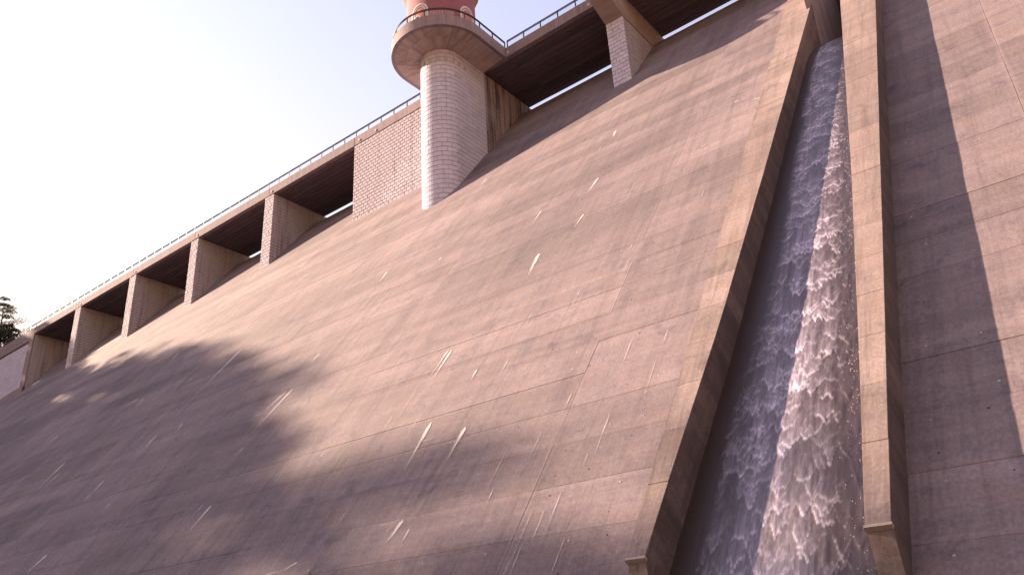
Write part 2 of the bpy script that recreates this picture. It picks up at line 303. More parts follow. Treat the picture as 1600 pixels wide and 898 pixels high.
def chute_water():
    S0, S1 = 3.0, CH_END - 0.3
    ns, nx = 1500, 150
    s = np.linspace(S0, S1, ns)[:, None]; u = np.linspace(0, 1, nx)[None, :]
    L = np.array([xl_in(q) for q in s[:, 0]])[:, None] - 0.02; Rr = np.array([xr_in(q) for q in s[:, 0]])[:, None] + 0.02
    X = L + (Rr - L) * u; S = s + 0 * u
    foam = np.zeros((ns, nx)); hgt = np.zeros((ns, nx)); crest = np.zeros((ns, nx))
    def vnoise1(x, seed):    # 1-d value noise
        r = np.random.default_rng(seed).uniform(-1, 1, 4096); i = np.floor(x).astype(int); f = x - i; f = f * f * (3 - 2 * f)
        return r[i % 4096] * (1 - f) + r[(i + 1) % 4096] * f
    def vnoise2(x, y, seed):
        r = np.random.default_rng(seed).uniform(-1, 1, (256, 256)); i = np.floor(x).astype(int); j = np.floor(y).astype(int); f = x - i; g = y - j
        f = f * f * (3 - 2 * f); g = g * g * (3 - 2 * g)
        a = r[i % 256, j % 256] * (1 - f) + r[(i + 1) % 256, j % 256] * f; b = r[i % 256, (j + 1) % 256] * (1 - f) + r[(i + 1) % 256, (j + 1) % 256] * f
        return a * (1 - g) + b * g
    streak = 0.5 + 0.5 * (0.6 * vnoise2(X * 17, S * 0.9, 3) + 0.4 * vnoise2(X * 38, S * 2.0, 4))
    lr = np.random.default_rng(11)
    s_c = S0
    lobes = []
    while s_c < S1:                      # roll waves come down one after another, each a ragged string of tongues
        wch = float(np.interp(s_c, [3, 50], [5.0, 1.8]))
        n = max(3, int(wch / 0.34))
        for _ in range(n):
            lobes.append((lr.uniform(0.10, 1.02), s_c + lr.uniform(-0.5, 0.5), lr.uniform(0.13, 0.45), lr.uniform(0.15, 0.6) * (0.5 if s_c > 36 else 1.0), lr.uniform(0.35, 1.5), lr.uniform(0.3, 1.0)))
        s_c += lr.uniform(0.34, 0.75)
    for (u0, sc_, w, dep, tail, amp) in lobes:
        if u0 > 0.78: w *= 0.55; amp *= 0.75; tail *= 0.6
        i0, i1 = np.searchsorted(s[:, 0], [sc_ - 0.4, sc_ + dep + tail * 3.2])
        if i1 <= i0: continue
        sl = slice(i0, i1); xs, ys = X[sl], S[sl]
        x0 = L[sl] + (Rr[sl] - L[sl]) * u0
        q = (xs - x0) / w; m = np.abs(q) < 1
        sd = int(sc_ * 131 + u0 * 977) % 9973
        front = sc_ + dep * np.abs(q) ** 1.2 + 0.20 * np.abs(np.sin(xs * 9 + 2.2 * vnoise1(xs * 3, sd))) + 0.07 * vnoise1(xs * 7 + 50, sd) + 0.07 * vnoise1(xs * 24 + 90, sd + 1)
        d = ys - front; side = np.clip(1 - q * q, 0, 1) ** 0.6
        body = np.where((d > 0) & m, np.exp(-d / tail) * side * amp, 0)
        edge = np.where(m, np.exp(-(np.maximum(d, -d * 2.5) / 0.07) ** 2) * side ** 0.5 * amp, 0)
        foam[sl] = np.maximum(foam[sl], body); crest[sl] = np.maximum(crest[sl], edge)
        hgt[sl] = np.maximum(hgt[sl], np.where(m, np.clip(d / 0.10 + 0.5, 0, 1) * np.exp(-np.maximum(d, 0) / (tail * 0.8)) * side * amp, 0))
    net = np.abs(vnoise2(X * 5.5 + vnoise2(X * 3, S * 1.6, 8), S * 2.2, 9)); lace = np.exp(-(net / 0.10) ** 2)
    dryL = np.clip((u - 0.13 - 0.05 * vnoise2(X * 2, S * 0.25, 12)) / 0.16, 0, 1); fine = np.clip(vnoise2(X * 60, S * 9, 41) * 0.5 + 0.5, 0, 1); thinR = 1 - 0.85 * np.clip((u - 0.55 - 0.05 * vnoise2(X * 2, S * 0.4, 15)) / 0.36, 0, 1); edgeR = 1 - np.clip((u - 0.88 - 0.03 * vnoise2(X * 3, S * 0.5, 16)) / 0.05, 0, 1)
    F = (0.11 + 0.46 * foam * (0.25 + 0.9 * streak) + 0.06 * lace + 0.16 * fine * streak) * thinR + 0.50 * crest * (0.55 + 0.45 * thinR) * (0.5 + 0.7 * fine)
    F = np.clip(F * dryL * edgeR * (1 - 0.22 * np.clip((u - 0.62) / 0.25, 0, 1)), 0, 1) ** 1.15
    top = np.clip((S - 46.0) / 4.0, 0, 1); F = F * (1 - 0.45 * top)
    H = 0.05 + (0.030 * hgt + 0.006 * streak) * dryL + 0.010 * dryL * vnoise2(X * 8, S * 3, 21)
    yz = np.array([[chute_prof(q, 0.0) + chute_prof(q, 1.0)] for q in s[:, 0]])[:, 0]
    Y = yz[:, 0:1] + (yz[:, 2:3] - yz[:, 0:1]) * H; Z = yz[:, 1:2] + (yz[:, 3:4] - yz[:, 1:2]) * H
    co = np.stack([X, Y, Z], -1).reshape(-1, 3)
    idx = np.arange(ns * nx).reshape(ns, nx); q = np.stack([idx[:-1, :-1], idx[:-1, 1:], idx[1:, 1:], idx[1:, :-1]], -1).reshape(-1, 4)
    me = bpy.data.meshes.new('water'); me.vertices.add(len(co)); me.vertices.foreach_set('co', co.ravel()); me.loops.add(q.size); me.loops.foreach_set('vertex_index', q.ravel().astype(np.int32))
    me.polygons.add(len(q)); me.polygons.foreach_set('loop_start', np.arange(0, q.size, 4, dtype=np.int32)); me.polygons.foreach_set('use_smooth', np.ones(len(q), bool)); me.update(calc_edges=True)
    at = me.attributes.new('foam', 'FLOAT', 'POINT'); at.data.foreach_set('value', F.ravel().astype(np.float32))
    return me, (X, S, u)
M_WATER, _nt, _b = newmat('foaming_water'); _N = NT(_nt)
_a = _N.n('ShaderNodeAttribute', attribute_name='foam'); _f = _N.noise(_N.coords(True, (1, 0.22, 1)), 22, 4, 0.75)
_fo = _N.math('MULTIPLY', _a.outputs['Fac'], _N.remap(_f, 0.25, 0.75, 0.65, 1.30))
_N.l(_N.mix(_N.remap(_fo, 0.06, 0.95), (0.048, 0.030, 0.028), (0.66, 0.59, 0.77)), _b.inputs['Base Color']); _N.l(_N.remap(_fo, 0.0, 0.5, 0.34, 0.75), _b.inputs['Roughness'])
_N.bump(_f, _b, 0.25, 0.03)
wme, wgrid = chute_water(); wme.materials.append(M_WATER)
water = link('water', wme, kind='structure'); 

# side walls of the chute, cast in lifts
S_END = 11.75; HW = 1.05
WALL_LIFTS = [S_END + 0.0] + [s for s in S_LIFT if s > S_END + 0.6 and s < 70] + [70.5]
def make_wall(name, label, outer_fn, inner_fn, rev):
    root = empty(name, (outer_fn(20), 20, 0)); tag(root, label, 'wall', 'side walls of the water chute')
    def seg(s0, s1, h0, h1, jit):
        mb = MB(); pts = []
        def low(s): return -0.3 if s < 45 else (-9.5 if s > 50 else -0.3 - (s - 45) * 1.84)
        for s, h in ((s0, h0), (s1, h1)):
            for n in (low(s), h):
                y, z = plane_pt(s, n); y2, z2 = plane_pt(s, n)
                pts.append([(outer_fn(s) - jit, y, z), (inner_fn(s) + jit, y, z)] if not rev else [(inner_fn(s) - jit, y, z), (outer_fn(s) + jit, y, z)])
        (a0, a1), (b0, b1), (c0, c1), (d0, d1) = pts     # a: low s0, b: top s0, c: low s1, d: top s1
        mb.hexa([a0, a1, c1, c0, b0, b1, d1, d0]); return mb
    g = 0.003
    for i in range(len(WALL_LIFTS) - 1):
        s0, s1 = WALL_LIFTS[i], WALL_LIFTS[i + 1]; j = random.uniform(-0.005, 0.005); hh = HW + random.uniform(-0.004, 0.004)
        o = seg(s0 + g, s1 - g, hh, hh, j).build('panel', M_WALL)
        bv = o.modifiers.new('edge', 'BEVEL'); bv.width = 0.009; bv.segments = 1
        fix_parent(o, root)
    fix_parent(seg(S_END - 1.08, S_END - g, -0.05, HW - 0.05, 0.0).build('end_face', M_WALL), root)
    y0, z0 = plane_pt(S_END - 0.10, HW - 0.14)
    lp = MB(); pts = []
    xa, xb = sorted((outer_fn(S_END), inner_fn(S_END)))
    for s, n in ((S_END - 0.07, HW - 0.10), (S_END + 0.02, HW - 0.10), (S_END + 0.02, HW + 0.012), (S_END - 0.05, HW + 0.012)):
        y, z = plane_pt(s, n); pts.append((y, z))
    lp.add([(xa - 0.02, y, z) for y, z in pts] + [(xb + 0.02, y, z) for y, z in pts], [(0, 1, 2, 3), (7, 6, 5, 4), (0, 4, 5, 1), (1, 5, 6, 2), (2, 6, 7, 3), (3, 7, 4, 0)])
    fix_parent(lp.build('end_lip', M_WHITE_LIP), root)
    return root
M_WHITE_LIP = plain('limy_lip', (0.29, 0.23, 0.21), 0.9, 0, 0.25, 6)
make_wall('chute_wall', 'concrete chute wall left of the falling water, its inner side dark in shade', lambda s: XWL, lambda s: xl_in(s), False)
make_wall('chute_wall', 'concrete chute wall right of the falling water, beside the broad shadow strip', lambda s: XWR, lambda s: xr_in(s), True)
# concrete beam across the head of the chute and the pier slab behind it
gate = empty('gate_beam', (-7.2, 50, 38)); tag(gate, 'tan concrete beam across the head of the water chute', 'beam')
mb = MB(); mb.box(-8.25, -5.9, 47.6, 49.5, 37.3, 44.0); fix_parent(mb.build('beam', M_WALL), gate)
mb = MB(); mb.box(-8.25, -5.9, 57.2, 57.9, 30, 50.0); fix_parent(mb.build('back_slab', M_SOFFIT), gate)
mb = MB(); mb.hexa([(-8.2, 42.6, 30), (-7.0, 46.0, 30), (-7.0, 57, 30), (-8.2, 57, 30), (-8.2, 42.6, 42), (-7.0, 46.0, 42), (-7.0, 57, 42), (-8.2, 57, 42)]); fix_parent(mb.build('cheek', M_FASCIA), gate)

# drops flung out along the right side of the chute
drops = MB(); dr = random.Random(5)
for _ in range(520):
    s = dr.uniform(9, 34); x = xr_in(s) - abs(dr.gauss(0.0, 0.35)) - 0.05; n = 0.10 + abs(dr.gauss(0, 0.13)); y, z = plane_pt(s, n); r = dr.uniform(0.004, 0.010)
    drops.add([(x - r, y, z), (x + r, y, z), (x, y - r, z), (x, y + r, z), (x, y, z - r * 2), (x, y, z + r * 2)], [(0, 2, 5), (2, 1, 5), (1, 3, 5), (3, 0, 5), (2, 0, 4), (1, 2, 4), (3, 1, 4), (0, 3, 4)])
tag(drops.build('water_drops', plain('spray', (0.75, 0.66, 0.62), 0.3), kind='stuff'), 'small drops splashing beside the right chute wall', 'spray')

# plugged formwork tie holes: rows of small pale or dark discs just under the pour joints near the foot of the dam
tpale, tdark = MB(), MB(); tr_ = random.Random(17)
for xa, xb in blocks:
    for s_ in S_LIFT:
        if s_ > 34: continue
        for ds_ in (-0.35, -1.45):
            if tr_.random() < 0.35: continue
            x = xa + 0.5 + tr_.uniform(0, 0.4)
            while x < xb - 0.3:
                if tr_.random() < 0.62:
                    r = tr_.uniform(0.018, 0.042); mb_ = tpale if tr_.random() < 0.6 else tdark; y0, z0 = plane_pt(s_ + ds_, 0.008); vs = [(x, *plane_pt(s_ + ds_, 0.016))]
                    for k_ in range(7):
                        a_ = 2 * math.pi * k_ / 7; rr = r * tr_.uniform(0.7, 1.25); y_, z_ = plane_pt(s_ + ds_ + rr * math.sin(a_), 0.004); vs.append((x + rr * math.cos(a_), y_, z_))
                    mb_.add(vs, [(0, 1 + k_, 1 + (k_ + 1) % 7) for k_ in range(7)])
                x += 1.22 + tr_.uniform(-0.05, 0.05)
fix_parent(tpale.build('tie_plugs', plain('pale_plug', (0.42, 0.36, 0.36), 0.9, 0, 0.3, 9), kind='stuff'), dam)
fix_parent(tdark.build('tie_holes', plain('dark_plug', (0.06, 0.045, 0.05), 0.95), kind='stuff'), dam)

# ------------------------------------------------------------------ lime streaks (placed where they are seen, lying on the panels)
def ray_face(px, py):
    c = ((px - 800) / 1273.68, (py - 449) / 1273.68, 1.0); r = [sum(MR[i][j] * c[i] for i in range(3)) for j in range(3)]
    t = N0 / (-SB * r[1] + CB * r[2]); return r[0] * t, (r[1] * t) * CB + (r[2] * t) * SB
STREAKS = [(842, 397, 826, 430, 9), (674, 660, 632, 735, 7), (727, 668, 697, 722, 8), (630, 812, 603, 850, 8), (640, 826, 628, 848, 4), (706, 547, 678, 590, 5), (701, 547, 674, 586, 3), (745, 578, 736, 594, 4),
 (457, 608, 392, 678, 7), (448, 612, 404, 650, 4), (440, 617, 415, 640, 3), (378, 545, 290, 632, 6), (330, 790, 292, 834, 6), (318, 788, 300, 806, 3), (102, 722, 45, 778, 6), (95, 738, 55, 772, 4), (163, 750, 126, 788, 5), (74, 866, 38, 898, 7),
 (244, 680, 216, 712, 5), (285, 662, 272, 678, 4), (172, 786, 158, 800, 4), (225, 622, 208, 640, 4), (216, 624, 184, 640, 3), (280, 550, 262, 570, 3), (935, 278, 920, 300, 5), (912, 335, 898, 355, 3), (760, 280, 750, 292, 3), (605, 425, 590, 445, 4), (846, 330, 832, 350, 3),
 (962, 205, 958, 216, 4), (690, 402, 684, 410, 3), (500, 552, 480, 572, 4), (292, 440, 276, 455, 3), (350, 475, 335, 490, 3), (400, 430, 385, 445, 3), (92, 680, 64, 698, 4), (300, 590, 290, 600, 3), (380, 700, 368, 712, 3), (465, 878, 440, 893, 4)]
HSTREAKS = [(592, 822, 634, 812, 3), (398, 650, 432, 640, 3), (226, 690, 254, 680, 3), (655, 690, 690, 683, 2), (600, 836, 622, 812, 2), (700, 692, 745, 684, 2), (416, 898, 440, 892, 6), (480, 892, 490, 886, 6), (1148, 160, 1172, 153, 6), (1178, 156, 1208, 148, 4), (1230, 66, 1246, 58, 3), (1096, 230, 1110, 224, 4)]
lime = MB(); cov = []
def add_streak(px, py, qx, qy, w, n=9):
    xa, sa = ray_face(px, py); xb, sb = ray_face(qx, qy); dx, ds = xb - xa, sb - sa; L_ = math.hypot(dx, ds)
    tx, ts = dx / L_, ds / L_; nx_, nsn = -ts, tx
    y, z = prof(sa); dist = math.sqrt(xa * xa + y * y + z * z); hw = w * dist / 1273.68 * 0.75 + 0.02
    rows = []
    for i in range(n + 1):
        t = i / n; wv = hw * (min(1, t / 0.12 + 0.25)) * (1 - 0.75 * t) * random.uniform(0.75, 1.2)
        for e in (-1, -0.35, 0.35, 1):
            xx = xa + dx * t + nx_ * wv * e; s_ = sa + ds * t + nsn * wv * e; yy, zz = prof(s_, 0.018); rows.append((xx, yy, zz)); cov.append((0.0 if abs(e) > 0.9 else 0.95) * (1 - 0.85 * t) ** 0.5 * 1.15)
    lime.add(rows, [(i * 4 + k, i * 4 + k + 1, i * 4 + k + 5, i * 4 + k + 4) for i in range(n) for k in range(3)])
for q in STREAKS: add_streak(*q)
for q in HSTREAKS:
    add_streak(*q)
    for i in range(1, 41): cov[-i] *= 0.5
lr = random.Random(3)
for _ in range(130):      # the many faint ones
    px, py = lr.uniform(0, 1180), lr.uniform(200, 898)
    x, s = ray_face(px, py)
    if x > -11 or s > 66 or s < 8: continue
    ln = lr.uniform(0.4, 3.0); y, z = prof(s)
    q0 = (px, py); q = proj(x + lr.uniform(-.04, .04), *prof(s - ln))
    add_streak(px, py, q[0], q[1], lr.uniform(0.4, 1.0), 4); 
    for i in range(1, 21): cov[-i] *= 0.62
lo = lime.build('lime_streaks', M_LIME, kind='stuff'); at = lo.data.attributes.new('cover', 'FLOAT', 'POINT'); at.data.foreach_set('value', np.array(cov, np.float32)); fix_parent(lo, dam)

# ------------------------------------------------------------------ block masonry
def block_mesh(name, mat, w, h, d=0.10, ch=0.02):
    """split block: face at -Y, chamfered, centred in X, base at z=0; back at y=d"""
    a, b2 = w / 2, h
    vs = [(-a, d, 0), (a, d, 0), (a, d, b2), (-a, d, b2), (-a, ch, 0), (a, ch, 0), (a, ch, b2), (-a, ch, b2), (-a + ch, 0, ch), (a - ch, 0, ch), (a - ch, 0, b2 - ch), (-a + ch, 0, b2 - ch)]
    fs = [(0, 1, 5, 4), (1, 2, 6, 5), (2, 3, 7, 6), (3, 0, 4, 7), (4, 5, 9, 8), (5, 6, 10, 9), (6, 7, 11, 10), (7, 4, 8, 11), (8, 9, 10, 11)]
    mb = MB(); mb.add(vs, fs); return mb.mesh(name, mat)
def block_into(mb, x, y, z, w, h, d, ch, face='y'):
    a = w / 2
    vs = [(-a, d, 0), (a, d, 0), (a, d, h), (-a, d, h), (-a, ch, 0), (a, ch, 0), (a, ch, h), (-a, ch, h), (-a + ch, 0, ch), (a - ch, 0, ch), (a - ch, 0, h - ch), (-a + ch, 0, h - ch)]
    fs = [(0, 1, 5, 4), (1, 2, 6, 5), (2, 3, 7, 6), (3, 0, 4, 7), (4, 5, 9, 8), (5, 6, 10, 9), (6, 7, 11, 10), (7, 4, 8, 11), (8, 9, 10, 11)]
    if face == 'y': vs = [(x + p, y + q, z + r) for p, q, r in vs]
    else: vs = [(x - q, y + p, z + r) for p, q, r in vs]      # face looks to +X
    mb.add(vs, fs)
CH_ = 0.4
_bm = {}
def shared_block(mat, w, h, d, ch):
    k = (mat.name, round(w, 3), h, d, ch)
    if k not in _bm: _bm[k] = block_mesh('block', mat, w, h, d, ch)
    return _bm[k]
def running_course(width, wblock, odd):
    xs = []; x = 0.0; first = wblock / 2 if odd else wblock
    while x < width - 0.03:
        w = min(first if x == 0 else wblock, width - x); xs.append((x + w / 2, w)); x += w
    return xs
Z_SOF, Z_TOP, Y_F = 52.85, 53.98, 50.0
def pier(xl, xr, label, mat=M_SPLIT, side=M_SIDE, ztop=Z_SOF - 0.01, zlo=42.2, front=Y_F + 0.06, grp='masonry piers carrying the bridge deck', side_stain=None):
    root = empty('bridge_pier', ((xl + xr) / 2, front + 3, 43)); tag(root, label, 'pier', grp)
    g = 0.012; z = ztop; i = 0
    inner = MB(); inner.box(xl + 0.06, xr - 0.06, front + 0.08, 58.3, 40, ztop); fix_parent(inner.build('core', M_CORE), root)
    sb = MB()
    while z > zlo:
        z -= CH_
        if z + CH_ > zlo:
            for cx, w in running_course(xr - xl, 0.58, i % 2):
                me = shared_block(mat, w - 0.02, CH_ - 0.026, 0.10, 0.025)
                o = link('block', me, root); o.location = Vector((xl + cx, front - random.uniform(0, 0.03), z)) - Vector(root.location)
        for cy, w in running_course(8.2, 1.25, i % 2):
            block_into(sb, xr - 0.005 + random.uniform(0, 0.012), front + 0.11 + cy, z, w - g, CH_ - 0.05, 0.1, 0.02, 'x')
        i += 1
    z2 = z
    while z2 > 41.2:
        z2 -= CH_
    fix_parent(sb.build('side_blocks', side_stain or side, kind='stuff'), root)
    return root
pier(-121.85, -120.1, 'masonry bridge pier second from the far left abutment, base in tree shade')
pier(-105.95, -104.2, 'sunlit masonry bridge pier, third from the long brick wall going left')
pier(-90.45, -88.75, 'sunlit masonry bridge pier, second from the long brick wall going left')
pier(-74.55, -72.8, 'sunlit masonry bridge pier nearest the long brick wall')
p5 = pier(-25.8, -24.1, 'pale masonry bridge pier under a flared concrete head, right of the tower', ztop=50.1, mat=M_NOSE)
# flared head of that pier
hd = MB(); poly = [(58.3, 50.12), (50.05, 50.12), (47.5, 51.2), (44.6, 52.45), (44.6, 52.84), (58.3, 52.84)]
k = len(poly); hd.add([(-25.83, y, z) for y, z in poly] + [(-24.07, y, z) for y, z in poly], [tuple(range(k - 1, -1, -1)), tuple(range(k, 2 * k))] + [(i, (i + 1) % k, k + (i + 1) % k, k + i) for i in range(k)])
fix_parent(hd.build('flared_head', M_PLAT), p5)
# far left abutment
ab = empty('abutment_wall', (-143, 50, 43)); tag(ab, 'shaded pale block abutment wall at the far left end of the bridge', 'wall')
mb = MB(); mb.box(-168, -135.55, 50.12, 58.3, 38, 52.84); fix_parent(mb.build('core', M_CORE), ab)
mb = MB(); mb.box(-168, -135.5, 49.98, 50.14, 51.9, 52.84); fix_parent(mb.build('head_band', M_FASCIA), ab)
mb = MB(); mb.box(-137.0, -135.5, 49.96, 50.14, 42.2, 51.89); fix_parent(mb.build('corner_pilaster', M_FASCIA), ab)
mb = MB(); mb.hexa([(-168, 48.9, 40.5), (-135.5, 49.7, 42.6), (-135.5, 50.5, 42.6), (-168, 50.5, 40.5), (-168, 48.9, 41.3), (-135.5, 49.7, 43.9), (-135.5, 50.5, 43.9), (-168, 50.5, 41.3)]); fix_parent(mb.build('coping', M_FASCIA), ab)
z = 51.6; i = 0; sb = MB(); n = 0
while z > 42.6:
    z -= 0.5
    for cx, w in running_course(14.0, 1.3, i % 2):
        o = link('block', shared_block(M_NOSE, w - 0.02, 0.48, 0.1, 0.03), ab); o.location = Vector((-151.0 + cx, 50.06 - random.uniform(0, 0.03), z)) - Vector(ab.location); n += 1
    i += 1
z = 52.84
i = 0
while z > 41.5:
    z -= CH_
    for cy, w in running_course(8.2, 1.25, i % 2): block_into(sb, -135.49 + random.uniform(0, 0.012), 50.2 + cy, z, w - 0.012, CH_ - 0.03, 0.1, 0.02, 'x')
    i += 1
fix_parent(sb.build('side_blocks', M_SIDE, kind='stuff'), ab)

# long brick wall left of the tower
wl = empty('brick_wall', (-51, 50, 44)); tag(wl, 'long sunlit rough brick wall under the deck, left of the round tower base', 'wall')
mb = MB(); mb.box(-58.42, -43.0, 50.16, 58.3, 40, 52.84); fix_parent(mb.build('core', M_CORE), wl)
z = Z_SOF - 0.01; i = 0; rest = MB(); cand = []
while z > 43.0:
    z -= CH_
    for cx, w in running_course(15.4, 0.58, i % 2): cand.append((-58.48 + cx, z, w))
    i += 1
cand.sort(key=lambda c: (c[0] ** 2 + c[1] ** 2))
cand = [c for c in cand if c[0] < -44.0] + [c for c in cand if c[0] >= -44.0]
for j, (x, z, w) in enumerate(cand):
    dy = random.uniform(0, 0.02)
    if j < 295:
        o = link('brick', shared_block(M_SPLIT, w - 0.022, CH_ - 0.028, 0.12, 0.03), wl); o.location = Vector((x, 50.06 - dy, z)) - Vector(wl.location)
    else: block_into(rest, x, 50.06 - dy, z, w - 0.022, CH_ - 0.028, 0.12, 0.03)
fix_parent(rest.build('more_bricks', M_SPLIT, kind='stuff'), wl)
sb = MB(); z = Z_SOF; i = 0

# ------------------------------------------------------------------ tower base: rounded nose pier of large blocks
CX, CY = -41.65, 46.15; RN = 2.02
nose = empty('tower_pier', (CX, CY, 36)); tag(nose, 'round-nosed pale block pier standing on the dam face under the tower platform', 'pier')
ZN0, ZN1, HC = 34.8, 52.5, 0.475
mb = MB(); seg = 28; ring = [(CX + (RN - 0.07) * math.cos(t), CY + (RN - 0.07) * math.sin(t)) for t in [math.pi + math.pi * i / seg for i in range(seg + 1)]] + [(CX + RN - 0.07, 58.2), (CX - RN + 0.07, 58.2)]
k = len(ring); mb.add([(x, y, 33) for x, y in ring] + [(x, y, ZN1) for x, y in ring], [tuple(range(k - 1, -1, -1)), tuple(range(k, 2 * k))] + [(i, (i + 1) % k, k + (i + 1) % k, k + i) for i in range(k)])
fix_parent(mb.build('core', M_CORE), nose)
def curved_block(a0, a1, r, h, d=0.09, ch=0.014, n=4):
    mb = MB(); rows = []
    for i in range(n + 1):
        t = a0 + (a1 - a0) * i / n; ti = min(max(t, a0 + ch / r), a1 - ch / r)
        c, s_ = math.cos(t), math.sin(t); ci, si = math.cos(ti), math.sin(ti)
        rows += [((r - d) * c, (r - d) * s_, 0), ((r - ch) * c, (r - ch) * s_, 0), (r * ci, r * si, ch), (r * ci, r * si, h - ch), ((r - ch) * c, (r - ch) * s_, h), ((r - d) * c, (r - d) * s_, h)]
    fs = [(i * 6 + k, i * 6 + k + 1, i * 6 + k + 7, i * 6 + k + 6) for i in range(n) for k in range(5)]; fs = [tuple(reversed(f)) for f in fs]
    e = n * 6; fs += [(0, 1, 4, 5), (1, 2, 3, 4), (e + 5, e + 4, e + 1, e), (e + 4, e + 3, e + 2, e + 1)]
    mb.add(rows, fs); return mb.mesh('block', M_NOSE, True)
A = math.pi / 7; g = 0.005
cb_full = curved_block(-A / 2 + g, A / 2 - g, RN, HC - 0.035); 
for p_ in cb_full.polygons: p_.use_smooth = False
z = ZN1; i = 0; stn = MB(); POCKET = MB(); POCKET.box(-0.19, 0.19, -0.004, 0.05, 0.015, 0.44); pk_me = POCKET.mesh('beam_pocket', M_SIDE)
while z > ZN0:
    z -= HC
    for q in range(8):
        ang = math.pi + (q + (0.0 if i % 2 else 0.5)) * A
        if ang > 2 * math.pi - 0.01 or ang < math.pi + 0.5: continue
        yb_ = CY + RN * math.sin(ang)
        if z + HC < (yb_ - 0.8 - 50) * 1.286 + 43.2: continue
        o = link('block', cb_full, nose); o.location = Vector((CX, CY, z)) - Vector(nose.location); o.rotation_euler = (0, 0, ang); o.scale = (1 + random.uniform(-0.003, 0.004),) * 2 + (1,)
    y = CY + (0.0 if i % 2 == 0 else -RN * A / 2)
    WB = 0.93
    while y < 49.97:
        w = min(WB, 50.0 - y)
        if z + HC > (y - 0.6 - 50) * 1.286 + 43.2:
            me = shared_block(M_NOSE, w - 0.012, HC - 0.035, 0.09, 0.014)
            o = link('block', me, nose); o.location = Vector((CX + RN + random.uniform(-0.004, 0.006), y + w / 2, z)) - Vector(nose.location); o.rotation_euler = (0, 0, math.pi / 2)
        y += WB
    for cy, w in running_course(8.1, 0.93, i % 2): block_into(stn, CX + RN - 0.02 + random.uniform(0, 0.01), 50.06 + cy, z, w - 0.012, HC - 0.04, 0.1, 0.015, 'x')
    i += 1
for q in range(9):
    ang = math.pi + 0.62 + q * 0.375
    if ang < 2 * math.pi: px_, py_, rz_ = CX + RN * math.cos(ang), CY + RN * math.sin(ang), ang + math.pi / 2
    else: px_, py_, rz_ = CX + RN + 0.004, CY + (ang - 2 * math.pi) * RN, math.pi / 2
    o = link('beam_pocket', pk_me, nose); o.location = Vector((px_, py_, ZN1 - 3 * HC)) - Vector(nose.location); o.rotation_euler = (0, 0, rz_)
fix_parent(stn.build('rear_blocks', M_STAINED, kind='stuff'), nose)
lf = MB(); lf.box(CX - RN + 0.01, CX - RN + 0.08, CY, 50.2, 34, ZN1); fix_parent(lf.build('left_face', M_NOSE), nose)

# ------------------------------------------------------------------ tower platform
RP = 4.78; CPX, CPY = -41.6, 46.1
plat = empty('tower_platform', (CPX, CPY, 52.5)); tag(plat, 'rounded concrete viewing platform corbelled out under the pink tower', 'platform')
def outline(r, n=52, yb=50.0):
    return [(CPX - r, yb)] + [(CPX + r * math.cos(t), CPY + r * math.sin(t)) for t in [math.pi + math.pi * i / n for i in range(n + 1)]] + [(CPX + r, yb)]
OUT = outline(RP); INN = outline(RN - 0.06)
k = len(OUT); mb = MB()
def polyslab(mb, pts, z0, z1):
    k = len(pts); mb.add([(x, y, z0) for x, y in pts] + [(x, y, z1) for x, y in pts], [tuple(range(k - 1, -1, -1)), tuple(range(k, 2 * k))] + [(i, (i + 1) % k, k + (i + 1) % k, k + i) for i in range(k)])
polyslab(mb, outline(RP - 0.12), 52.90, 53.99); fix_parent(mb.build('slab', M_FASCIA), plat)
# edge band
mb = MB(); vs = []
IN2 = outline(RP - 0.35)
for (xo, yo), (xi, yi) in zip(OUT, IN2): vs += [(xo, yo, 52.83), (xo, yo, 54.0), (xi, yi, 54.02), (xi, yi, 52.83)]
mb.add(vs, [(i * 4 + a, (i + 1) * 4 + a, (i + 1) * 4 + (a + 1) % 4, i * 4 + (a + 1) % 4) for i in range(k - 1) for a in range(4)]); fix_parent(mb.build('edge_band', M_FASCIA), plat)
# radial boards of the soffit, each its own piece
IN3 = outline(RP - 0.30)
for i in range(0, k - 1):
    (xo, yo), (xo2, yo2) = IN3[i], IN3[i + 1]; (xi, yi), (xi2, yi2) = INN[i], INN[i + 1]
    mb = MB(); dz = random.uniform(-0.008, 0.008); e = 0.006
    def lp(a, b, t): return (a[0] + (b[0] - a[0]) * t, a[1] + (b[1] - a[1]) * t)
    for (t0, t1) in ((0.0, 0.58), (0.58, 1.0)):
        mb = MB(); c = []
        for (pt_o, pt_i) in ((( xo, yo), (xi, yi)), ((xo2, yo2), (xi2, yi2))):
            for t in (t0 + 0.001, t1 - 0.001):
                c.append((*lp(pt_i, pt_o, t), 52.47 + 0.38 * t + dz))
        ctr = [sum(q[j] for q in c) / 4 for j in range(3)]
        c = [tuple(q[j] + (ctr[j] - q[j]) * 0.012 for j in range(2)) + (q[2],) for q in c]
        a, b_, d_, e_ = c[0], c[1], c[3], c[2]
        mb.hexa([a, b_, d_, e_] + [(q[0], q[1], q[2] + 0.12) for q in (a, b_, d_, e_)]); fix_parent(mb.build('soffit_board', M_PLAT), plat)
        

